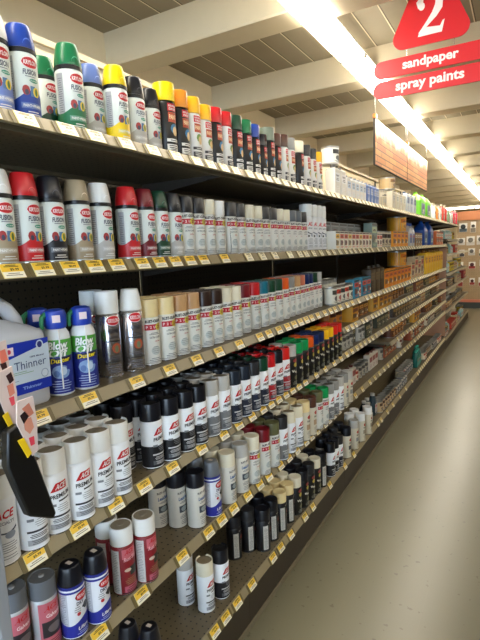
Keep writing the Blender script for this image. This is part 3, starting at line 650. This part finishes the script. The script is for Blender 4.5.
# ------------------------------------------------------------------ shelves
Y0,Y1=.30,7.32
BAYS=[.30,1.52,2.74,3.96,5.18,6.40,7.32]
LV={1:'top',2:'second',3:'third',34:'extra',4:'fourth',45:'extra lower',5:'fifth',6:'bottom'}
def rail_prof(t,x=-.9):
    return [(x-.006,t-.004),(x-.005,t+.002),(x-.001,t+.002),(x+.015,t-.026),(x+.013,t-.029),(x+.005,t-.028),(x-.006,t-.012)]
def shelf(y0,y1,t,lev,k,bayn,depth=.42,hole=True,end=False):
    o=link('shelf',None,None,(-1.1,(y0+y1)/2,t)); n=lambda b: [(x+1.1,y-(y0+y1)/2,z-t) for x,y,z in b.v]
    d=MB().box((-.904-depth,y0+.001,t-.022),(-.907,y1-.001,t-.0005),M_DECK).box((-.904-depth,y0+.001,t-.034),(-.904-depth+.02,y1-.001,t-.022),M_DECK).box((-.93,y0+.001,t-.034),(-.915,y1-.001,t-.022),M_DECK)
    if k!=6:
        for yy in (y0+.003,y1-.006):
            d.prism([(-.904-depth,t-.022),(-.904-depth,t-.075),(-.95,t-.03),(-.95,t-.022)],yy,yy+.003,M_DARK)
    d.v=n(d); link('shelf_deck',d.mesh('shelf_deck',30),o)
    r=MB().prism(rail_prof(t),y0+.001,y1-.001,M_RAIL); r.v=n(r); link('price_rail',r.mesh('price_rail',20),o)
    tag(o,'%s %s in the %s bay of the aisle shelving'%(lev,'steel shelf with price rail',bayn),'shelf','steel shelves of the aisle')
BN=['nearest','second','third','fourth','fifth','sixth']
for b in range(6):
    for k,lev in LV.items():
        if k==34 and b<2: continue
        if k==45 and b<3: continue
        y0,y1=BAYS[b],BAYS[b+1]
        shelf(y0,y1,TOP[k],lev,k,BN[b])
shelf(7.32,8.80,TOP[1],'top',1,'end')
for k,yl in ((71,8.8),(72,10.6),(73,10.2),(74,10.6),(75,10.6),(76,10.8)):
    shelf(7.34,yl,TOP[k],{71:'short',72:'upper',73:'middle',74:'lower middle',75:'low',76:'base'}[k],k,'open end')
# gondola back, uprights, kick
for b in range(6):
    y0,y1=BAYS[b],BAYS[b+1]
    o=link('back_panel',None,None,(-1.34,(y0+y1)/2,.0)); yc=(y0+y1)/2
    p_=MB().box((-.012,y0-yc+.015,.12),(0,y1-yc-.015,1.80),M_PEG); link('pegboard',p_.mesh('pegboard',0),o)
    p_=MB().box((-.012,y0-yc+.001,1.802),(0.0,y1-yc-.001,2.175),M_WALL).box((-.02,y0-yc+.001,2.175),(.012,y1-yc-.001,2.195),M_BEAM); link('upper_panel',p_.mesh('upper_panel',0),o)
    tag(o,'brown pegboard back with cream top panel, %s bay from the camera'%BN[b],'back panel','back panels of the aisle shelving')
    u=link('kick_plate',MB().box((-.912,y0+.001,.0),(-.895,y1-.001,.150),mat((58,48,36),.5,noise=.2)).box((-.895,y0+.001,.0),(-.889,y1-.001,.022),mat((120,110,86),.5)).mesh('kick_plate',0)); tag(u,'dark kick plate under the bottom shelf, %s bay'%BN[b],'kick plate','kick plates under the shelving')
for i,y in enumerate(BAYS):
    u=link('upright',MB().box((-1.339,y-.014,0),(-1.327,y+.014,2.17),mat((70,62,50),.5)).mesh('upright',0)); tag(u,'slotted steel upright, %s from the camera'%ordw(i),'upright','uprights of the aisle shelving')
u=link('kick_plate',MB().box((-.912,7.33,.0),(-.895,10.8,.12),mat((58,48,36),.5,noise=.2)).mesh('kick_plate',0)); tag(u,'dark kick plate under the open end unit','kick plate')
o=link('end_unit_frame',None,None,(-1.1,9.15,0)); tag(o,'dark open frame of the shelving unit at the aisle end','shelf frame')
p_=MB().box((-.242,-1.80,.12),(-.232,1.65,1.55),M_PEG); link('back_panel',p_.mesh('back_panel',0),o)
for y in (-1.78,-.05,1.67):
    link('post',MB().box((-.2315,y-.02,0),(-.2245,y+.02,1.75),M_DARK).mesh('post',0),o)
u=link('partition_board',MB().box((-1.32,7.321,.2),(-.90,7.333,1.49),mat((196,150,120),.5)).mesh('partition_board',0)); tag(u,'narrow pinkish partition board between main run and end unit','panel')
# wire dividers
for sh,px,py in ((2,223,232),(3,247,310),(1,268.5,150)):
    if sh==1: continue
    y=onx(px,py,.96).y
    y=min([(abs((a['y']+a['R']+b['y']-b['R'])/2-y),(a['y']+a['R']+b['y']-b['R'])/2) for a,b in zip(rows[(sh,0)],rows[(sh,0)][1:])])[1]
    t=TOP[sh]; dv=link('divider',MB().tube([(-1.3,y,t+.004),(-.915,y,t+.004),(-.912,y,t+.02),(-.912,y,t+.125),(-.918,y,t+.13),(-1.3,y,t+.13)],.0012,M_CHROME,6).mesh('divider'))
    tag(dv,'thin wire divider standing between cans on the %s'%SHELFN[sh],'divider')

# ------------------------------------------------------------------ price tags
TP={}
TP[2]=[(12.5,272.5),(42.5,272),(64.5,270),(94,267.5),(115,265.5),(142.5,264),(157.5,263),(172.5,262),(187.5,260.5),(202.5,260),(225,258.5),(249,256.5),(262.5,255.5),(275,255),(290,254),(300,253.5),(306,253)]
TP[3]=[(39,416),(89,396),(137,378),(170,367),(197,357),(219,348.5),(239.5,341),(260,334),(269,330.5),(279,327),(287.5,324),(294,322),(300,320),(305.6,318),(311,316),(318,314),(325,311),(330.6,308.5),(335,307),(340.6,304.4),(347,302),(352.5,300),(358.7,298),(366.5,295.5)]
TP[4]=[(36,564),(80,533),(116,507.5),(144.7,488.7),(173,470),(202,450.5),(224,436),(239,426),(252,417.5),(263,409),(270,405),(278,399.5),(284.5,395),(290,391),(297,387),(305,382),(316,375),(325,369),(334,364),(341,359),(347,355),(352,352),(357,348.8),(361,346),(365,343)]
TP[5]=[(100,636),(142,597),(182.5,557),(209,534),(222,520.6),(234,510),(248,496),(260,486),(269,478),(280.6,466.6),(289,459),(297,452),(306,444),(310,438),(317.5,432),(325,425),(329,421),(334,416),(339,411),(346,405),(355.6,396),(362.5,389),(370,382.5),(375,378),(379.4,373.7),(384,369.4),(388,365.6),(392,362),(394.5,360),(397,357.5),(400.6,353.7),(404.5,351),(407.5,348.5)]
TP[6]=[(215,631),(225.6,618),(237.5,602.5),(252,584),(273,556),(281,548),(291,533),(305,515),(313,506),(330,484),(345,466),(354,455),(378,429)]
YT=[(250,206,66),(246,210,90),(238,216,130)]
tagm={}
def tag_mesh(c,w):
    k=(c,w)
    if k in tagm: return tagm[k]
    b=MB().box((0,-w/2,-.0165),(.0012,w/2,.0165),mat((240,222,150),.5)); L=Lab(None,.0012)
    L.strip(-w/2+.001,w/2-.001,-.002,.0158,c); L.lines(0,[.013,.010],w*.7,(120,100,40),.002); L.text('$5.99',w*.1,.0032,w*.4,.006,(60,50,30)); L.strip(-w/2+.001,w/2-.001,-.0158,-.002,(246,240,220)); L.lines(0,[-.006,-.010],w*.8,(130,120,100),.0016)
    b.join(L.mb); h=MB().box((-.0012,-w/2-.011,-.0165),(-.0001,w/2+.011,.0165),M_TAGH)
    tagm[k]=(b.mesh('price_card',0),h.mesh('holder',0)); return tagm[k]
def price_tag(k,y,w,i,c,white=False):
    t=TOP[k]; x=-.8925
    o=link('price_tag',None,None,(x+.0032,y,t-.0130)); o.rotation_euler=(0,-math.atan2(.016,.028),0)
    a,b=tag_mesh(c,w); link('price_card',a,o); link('holder',b,o)
    tag(o,'%s price tag in the %s rail, %s from the left'%('pale' if white else 'yellow',SHELFN[k],ordw(i)),'price tag','price tags on the %s'%SHELFN[k])
CREAM=(250,240,206)
r=random.Random(5); ntag=0
for k in (1,2,3,34,4,45,5,6):
    ys=[onx(px,py,.89).y for px,py in TP.get(k,[])]
    if k==1:
        y=.50
        while y<5.2: ys.append(y); y+=r.choice((.078,.085,.105))
    elif k in(34,45):
        y={34:2.80,45:4.2}[k]
        while y<5.2: ys.append(y); y+=r.choice((.085,.1,.15))
    else:
        y=ys[-1]+.1
        while y<5.2: ys.append(y); y+=r.choice((.09,.105,.16)) if k!=6 else r.choice((.2,.3,.26))
    ys.sort(); last=-9; i=0
    for y in ys:
        w=.050 if y<2.2 else .044
        if y-last<w+.024: y=last+w+.024
        last=y; price_tag(k,y,w,i,CREAM if k==1 or (k==2 and y>1.6) else (YT[0] if y<2 else (YT[1] if y<3 else YT[2])),k==1 or(k==2 and y>1.6)); i+=1; ntag+=1
    far=MB(); y=last+.1
    while y<7.25:
        t_=TOP[k]; far.prism([(-.9005,t_+.0025),(-.8990,t_+.0033),(-.8835,t_-.0255),(-.8848,t_-.0262)],y-.022,y+.022,mat((236,224,180),.5)); y+=.098
    fo=link('price_tags',far.mesh('price_tags',0)); tag(fo,'run of small pale price tags far down the %s rail'%SHELFN[k],'price tags',None,'stuff')
print('tags',ntag,'placed',len(PLACED))

# ------------------------------------------------------------------ foreground hanging packs and side post
def flatpoly(pts,D,thick,m):
    P3=[onx(a,b,D) for a,b in pts]; return MB().prism([(v.y,v.z) for v in P3],-D-thick,-D,m,'x')
pst=link('side_post',MB().box((-.905,.496,0),(-.865,.522,1.12),mat((150,154,160),.4)).mesh('side_post',0)); bevel(pst,.003); tag(pst,'grey metal side post at the lower left edge of the shelving','post')
def pack(lab,body,card,sticker,D,blobs):
    root=link('hanging_tool_pack',None,None,(0,0,0)); tag(root,lab,'tool pack','tool packs hanging at the left edge')
    b=link('plastic_handle',flatpoly(body,D,.022,M_BLACK).mesh('plastic_handle',30),root); bevel(b,.004)
    c=link('picture_card',flatpoly(card,D-.004,.003,mat((226,206,200),.4)).mesh('picture_card',0),root)
    for n_,pts,col in blobs: link('printed_picture',flatpoly(pts,D-.0047,.0006,mat(col,.4)).mesh('printed_picture',0),c)
    link('yellow_sticker',flatpoly(sticker,D-.0056,.0022,mat((246,206,30),.5)).mesh('yellow_sticker',0),root)
pack('black plastic tool pack with yellow sticker, lowest and longest, hanging before white cans',[(8,432),(19,424),(31,447),(38,462),(57,513),(54,519),(30,517),(17,489),(8,468)],[(17,402),(33,396),(37,420),(38,450),(33,456),(17,424)],[(18,441),(24,438),(32,453),(28,458)],.79,
 [(0,[(20,416),(25,411),(29,416),(24,424)],(40,26,30)),(0,[(24,420),(31,417),(34,427),(30,434),(25,430)],(220,150,126)),(0,[(22,409),(29,403),(34,413),(29,417)],(206,130,110)),(0,[(29,438),(34,436),(35,444),(31,446)],(226,70,90))])
pack('black plastic tool pack with yellow sticker, partly cut by the left edge',[(-6,398),(4,390),(20,432),(20,440),(8,443),(-6,424)],[(0,372),(12,366),(17,392),(18,424),(10,424),(0,400)],[(3,416),(8,412),(14,426),(11,431)],.81,
 [(0,[(6,376),(11,372),(14,380),(10,384)],(60,36,40)),(0,[(7,386),(13,383),(15,393),(10,397)],(222,140,120)),(0,[(9,398),(14,396),(15,404),(12,406)],(226,80,96))])
pack('upper tool pack with peach coloured picture at the left edge',[(-12,380),(-3,375),(1,392),(-4,400)],[(-8,345),(6,340),(9,362),(9,382),(3,398),(-6,386)],[(-7,388),(-4,385),(-1,391),(-4,395)],.83,
 [(0,[(-2,352),(5,349),(8,360),(2,364)],(240,130,110)),(0,[(0,364),(6,362),(8,370),(4,374)],(60,36,36)),(0,[(0,376),(7,374),(7,382),(2,386)],(230,110,110))])
arm=link('hanger_rod',MB().tube([(-.90,.50,1.10),(-.80,.49,1.16),(-.80,.475,1.38),(-.90,.47,1.40)],.004,M_BLACK,8).mesh('hanger_rod')); tag(arm,'black hanger strip carrying the tool packs at the left edge','hanger')

# ------------------------------------------------------------------ room
def struct(name,mb,smooth=0): o=link(name,mb.mesh(name,smooth)); o['kind']='structure'; return o
XW=-2.26; XE=4.2; YN=-3.0; YF=20.0; HC=2.86
struct('floor',MB().box((XW-.2,YN-.2,-.1),(XE+.2,YF+.2,0),floor_mat()))
struct('ceiling',MB().box((XW-.2,YN-.2,HC),(XE+.2,YF+.2,HC+.1),plank_mat()))
struct('wall_left',MB().box((XW-.2,YN-.2,0),(XW,YF+.2,HC),M_WALL))
struct('wall_right',MB().box((XE,YN-.2,0),(XE+.2,YF+.2,HC),M_WALL))
struct('wall_back',MB().box((XW,YF,0),(XE,YF+.2,HC),M_WALL))
w=MB().box((XW,YN-.2,0),(XE,YN,.5),M_WALL).box((XW,YN-.2,2.5),(XE,YN,HC),M_WALL).box((XW,YN-.2,.5),(XW+.4,YN,2.5),M_WALL).box((XE-.3,YN-.2,.5),(XE,YN,2.5),M_WALL)
struct('wall_front',w)
wf=MB()
for x in (XW+.4,-.2,1.8,XE-.35): wf.box((x,YN-.12,.5),(x+.05,YN-.06,2.5),mat((90,90,92),.4,.6))
wf.box((XW+.4,YN-.12,.5),(XE-.3,YN-.06,.55),mat((90,90,92),.4,.6)).box((XW+.4,YN-.12,2.45),(XE-.3,YN-.06,2.5),mat((90,90,92),.4,.6))
struct('window_1',wf)
y=-1.236; i=1
while y<YF:
    prof=[(y,HC+.001),(y+.008,2.675),(y+.014,2.665),(y+.20,2.665),(y+.206,2.675),(y+.214,HC+.001)]
    struct('trim_%d'%i,MB().prism([(a,b) for a,b in prof],XW-.01,XE,M_BEAM,'x')); i+=1; y+=1.2
op=link('light_blocking_shelving',None,None,(1.35,5.0,0)); tag(op,'unseen shelving unit across the aisle, added to keep light off lower shelves','shelving unit')  # out-of-view shelving added to block light and darken low shelves and floor
link('back_panel',MB().box((.0,-6.5,.12),(.02,6.5,1.83),M_PEG).mesh('back_panel',0),op)
link('base_plate',MB().box((-.42,-6.5,0),(.0,6.5,.15),M_DARK).mesh('base_plate',0),op)
for z in (.19,.57,.88,1.18,1.49,1.81): link('shelf_board',MB().box((-.44,-6.5,z-.03),(-.001,6.5,z),M_DECK).box((-.30,-6.4,z),(-.02,6.4,z+.19),mat((80,66,52),.6,noise=.3)).mesh('shelf_board',0),op)
# lights
M_LENS=NT('light_lens'); M_LENS.b.inputs['Base Color'].default_value=(.9,.9,.86,1); M_LENS.b.inputs['Emission Color'].default_value=(1,.93,.80,1); M_LENS.b.inputs['Emission Strength'].default_value=17
def fixture(x,y,label,grp,L_=1.2,rot=False,zc=2.66):
    o=link('ceiling_light',None,None,(x,y,zc)); 
    if rot: o.rotation_euler=(0,0,pi/2)
    h=MB().prism([(-.05,.001),(-.05,.045),(.05,.045),(.05,.001)],-L_/2,L_/2,M_WHITE); link('housing',h.mesh('housing',0),o)
    d=MB().prism([(-.074,.0),(-.080,-.010),(-.074,-.020),(-.05,-.027),(.05,-.027),(.074,-.020),(.080,-.010),(.074,.0)],-L_/2+.018,L_/2-.018,M_LENS.m); link('lens',d.mesh('lens',30),o)
    for s in (-1,1):
        e=MB(); e.box((-.08,s*(L_/2-.009)-.009,-.02),(.08,s*(L_/2-.009)+.009,-.001),mat((206,196,176),.4)).box((-.03,s*(L_/2-.009)-.006,-.028),(-.02,s*(L_/2-.009)+.006,-.001),mat((120,80,40),.4)).box((.02,s*(L_/2-.009)-.006,-.028),(.03,s*(L_/2-.009)+.006,-.001),mat((120,80,40),.4))
        link('end_bracket',e.mesh('end_bracket',0),o)
    tag(o,label,'ceiling light',grp)
n=0; y=3.105-1.222*4+.611
while y<16:
    fixture(-.935,y,'white fluorescent ceiling light over the shelf edge, %s in its line'%ordw(n),'ceiling lights in the line above the aisle',1.218); n+=1; y+=1.222
y=-1.0; n=0  # second line is out of view, added for frontal light on the cans
while y<16:
    fixture(1.45,y,'unseen ceiling light added to brighten the can fronts, %s in its line'%ordw(n),'added unseen ceiling lights of the second line',1.218); n+=1; y+=1.222
for k,x in enumerate((-1.95,-.72,.5)):
    fixture(x,17.3,'white ceiling light running across the far end, %s from the left'%ordw(k),'cross lights at the far end',1.218,True,2.62)

# aisle sign
def pill(hw,hh,n=10):
    P=[]
    for s,a0 in ((1,-pi/2),(-1,pi/2)):
        for i in range(n+1):
            a=a0+pi*i/n; P.append((s*(hw-hh)+hh*cos(a),hh*sin(a)))
    return P
RED=mat((222,34,40),.35)
YS=2.7
def at_y(px,py,yy): d=ray(px,py); v=d*(yy/d.y); return (v.x,v.z+CAMZ)
sg=link('aisle_sign',None,None,(-.40,YS,2.40)); tag(sg,'red hanging aisle sign with number 2 and two red name plates','sign')
def plate(name,cx,cz,txt,hw,hh,tw,th):
    m=MB().prism([(cx+a+.40,cz+b-2.40) for a,b in pill(hw,hh)],-.004,.004,RED); o=link(name,m.mesh(name,30),sg)
    vs,fs=text_geo(txt,0,.03,4); t=MB().add([(cx+.40+x*tw,-.0048,cz-2.40+y*th) for x,y in vs],fs,mat((248,236,226),.5)); link('lettering',t.mesh('lettering',0),o)
cx1,cz1=at_y(430,60.2,YS); cx2,cz2=at_y(429,81.5,YS)
hwp=.277
plate('name_plate',cx1,cz1,'sandpaper',hwp,.043,.262,.060); plate('name_plate',cx2,cz2,'spray paints',hwp,.043,.322,.060)
cx,cz=at_y(430,50,YS); czb=at_y(430,43.5,YS)[1]
R0=.05; tri=[(-.128,0),(.128,0),(0,.275)]; T=[]
for (ax,az),a0 in zip(tri,(210,330,90)):
    for i in range(9):
        a=math.radians(a0-60+120*i/8); T.append((ax+R0*cos(a),az+R0*sin(a)))
offx=cx+.40; offz=czb-2.40+R0
no=link('number_plate',MB().prism([(a+offx,b+offz) for a,b in T],-.004,.004,RED).mesh('number_plate',30),sg)
# digit with thick and thin strokes
def two():
    c=[(-.30,.22,.085),(-.335,.34,.11),(-.24,.46,.055),(-.05,.52,.045),(.15,.47,.085),(.27,.33,.125),(.25,.15,.125),(.12,-.02,.095),(-.06,-.18,.06),(-.24,-.34,.04),(-.34,-.43,.035)]
    m=MB(); P=[Vector((a,b)) for a,b,_ in c]; vs=[]
    for i in range(len(P)):
        t=(P[min(i+1,len(P)-1)]-P[max(i-1,0)]).normalized(); nn=Vector((-t.y,t.x))*c[i][2]
        vs+=[P[i]+nn,P[i]-nn]
    m.add([(v.x,0,v.y) for v in vs],[(2*i,2*i+1,2*i+3,2*i+2) for i in range(len(P)-1)],mat((250,240,230),.5))
    k=14; m.add([(-.27+.1*cos(2*pi*i/k),.0004,.24+.1*sin(2*pi*i/k)) for i in range(k)],[tuple(range(k))],mat((250,240,230),.5))
    m.add([(-.38,.0008,-.50),(.36,.0008,-.50),(.44,.0008,-.20),(.38,.0008,-.22),(.30,.0008,-.34),(-.10,.0008,-.30),(-.34,.0008,-.40)],[(0,1,4,5,6),(1,2,3,4)],mat((250,240,230),.5)); return m
d2=two(); d2.v=[(x*.15+offx,-.0050-y_,z*.185+offz+.083) for x,y_,z in d2.v]; link('number_two',d2.mesh('number_two',0,fix=False),no)
w=MB()
for dx in (-.11,.11): w.tube([(dx+offx,.0,offz-.045),(dx+offx,0,cz1-2.40+.045)],.0015,M_CHROME,6).tube([(dx+offx,.0,cz1-2.40-.05),(dx+offx,0,cz2-2.40+.05)],.0015,M_CHROME,6)
for dx in (-.10,.10): w.tube([(dx+offx,.0,offz+.10+.1),(dx+offx,0,HC-2.40)],.0012,M_CHROME,6)
link('hanging_wire',w.mesh('hanging_wire'),sg)

# deck picture banner
def banner_mat():
    t=NT('deck_picture',.45); v,o=t.xyz()
    cb=t.n('ShaderNodeCombineXYZ'); t.l(o[1],cb.inputs[0]); t.l(o[2],cb.inputs[1])
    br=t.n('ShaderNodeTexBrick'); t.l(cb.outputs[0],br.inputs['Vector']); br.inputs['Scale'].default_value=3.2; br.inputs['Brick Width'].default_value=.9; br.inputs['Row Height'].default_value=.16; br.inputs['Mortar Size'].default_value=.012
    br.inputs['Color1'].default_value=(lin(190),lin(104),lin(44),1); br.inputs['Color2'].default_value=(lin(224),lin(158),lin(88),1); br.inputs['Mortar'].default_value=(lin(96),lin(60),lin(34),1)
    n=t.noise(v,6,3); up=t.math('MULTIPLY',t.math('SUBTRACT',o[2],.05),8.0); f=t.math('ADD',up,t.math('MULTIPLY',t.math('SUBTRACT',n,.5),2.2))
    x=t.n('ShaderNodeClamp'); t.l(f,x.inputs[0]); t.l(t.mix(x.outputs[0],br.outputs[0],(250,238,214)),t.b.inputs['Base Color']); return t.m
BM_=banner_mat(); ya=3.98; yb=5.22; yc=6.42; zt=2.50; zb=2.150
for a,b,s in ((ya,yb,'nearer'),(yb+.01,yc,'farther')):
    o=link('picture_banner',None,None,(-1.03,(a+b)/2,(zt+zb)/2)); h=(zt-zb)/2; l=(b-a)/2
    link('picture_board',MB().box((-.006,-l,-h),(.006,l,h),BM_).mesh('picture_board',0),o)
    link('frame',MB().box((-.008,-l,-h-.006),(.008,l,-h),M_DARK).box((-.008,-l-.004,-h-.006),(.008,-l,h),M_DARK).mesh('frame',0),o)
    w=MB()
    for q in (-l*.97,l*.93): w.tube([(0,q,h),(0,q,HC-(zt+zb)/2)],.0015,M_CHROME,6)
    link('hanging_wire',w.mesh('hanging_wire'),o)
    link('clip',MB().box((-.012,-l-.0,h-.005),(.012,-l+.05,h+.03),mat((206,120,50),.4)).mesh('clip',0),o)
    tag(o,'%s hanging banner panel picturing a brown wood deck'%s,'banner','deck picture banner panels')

# far display wall
fw_=link('far_display_wall',None,None,(0.2,12.4,0)); tag(fw_,'beige pegboard display wall at the far end of the aisle','display wall')
link('pegboard',MB().box((-1.5,0,.0),(3.5,.05,2.20),M_PEGL).mesh('pegboard',0),fw_)
link('header_strip',MB().box((-1.5,-.03,2.02),(3.5,0,2.22),mat((190,120,76),.5)).mesh('header_strip',0),fw_)
link('base_strip',MB().box((-1.5,-.06,.0),(3.5,0,.14),mat((60,64,60),.5)).box((-1.5,-.05,.14),(3.5,0,.20),mat((206,120,96),.5)).mesh('base_strip',0),fw_)
hp=[]
blm={}
def blister(c,w_,h_):
    k=(c,w_,h_)
    if k in blm: return blm[k]
    a=MB().box((-w_/2,-.004,-h_/2),(w_/2,0,h_/2),mat((226,222,214),.5)).box((-w_/2+.004,-.0045,-h_/2+.004),(w_/2-.004,-.004,-h_*.1),mat(c,.5))
    b=MB().lathe([(w_*.32,0),(w_*.32,.02),(w_*.2,.028)],mat(tuple(int(q*.5) for q in c),.3),n=14); b.v=[(x,-.0045-z,y+h_*.1) for x,y,z in b.v]
    a.join(b); blm[k]=a.mesh('hardware_pack',0); return blm[k]
r=random.Random(11); i=0
for zz,cs in ((1.86,[(190,186,176),(70,84,92),(120,110,96)]),(1.56,[(196,192,184),(110,104,96)]),(1.28,[(60,60,66),(180,176,170)]),(.98,[(150,40,36),(160,130,100)]),(.62,[(150,50,46),(190,120,110),(150,130,100)])):
    x=-1.22; j=0
    while x<-.20:
        c=r.choice(cs); ww=r.choice((.11,.14,.17)); x+=r.uniform(0,.05); o=link('hardware_pack',blister(c,ww,r.choice((.16,.2,.24))),None,(x,12.395,zz+r.uniform(-.03,.03)))
        tag(o,'small hardware pack hanging on far display wall, row at %s, %s from left'%({1.86:'top',1.56:'second level',1.28:'middle',.98:'fourth level',.62:'bottom'}[zz],ordw(j)),'hardware pack','hardware packs on the far wall'); x+=.2; j+=1

# ------------------------------------------------------------------ world, colour
wd=bpy.data.worlds.new('world'); SC.world=wd; wd.use_nodes=True
wd.node_tree.nodes['Background'].inputs[0].default_value=(.62,.80,1,1); wd.node_tree.nodes['Background'].inputs[1].default_value=6.5
SC.view_settings.view_transform='Standard'; SC.view_settings.look='None'; SC.view_settings.gamma=1; SC.view_settings.exposure=0.5
SC.view_settings.use_curve_mapping=False
SC.cycles.use_denoising=True; SC.cycles.max_bounces=8; SC.cycles.diffuse_bounces=5
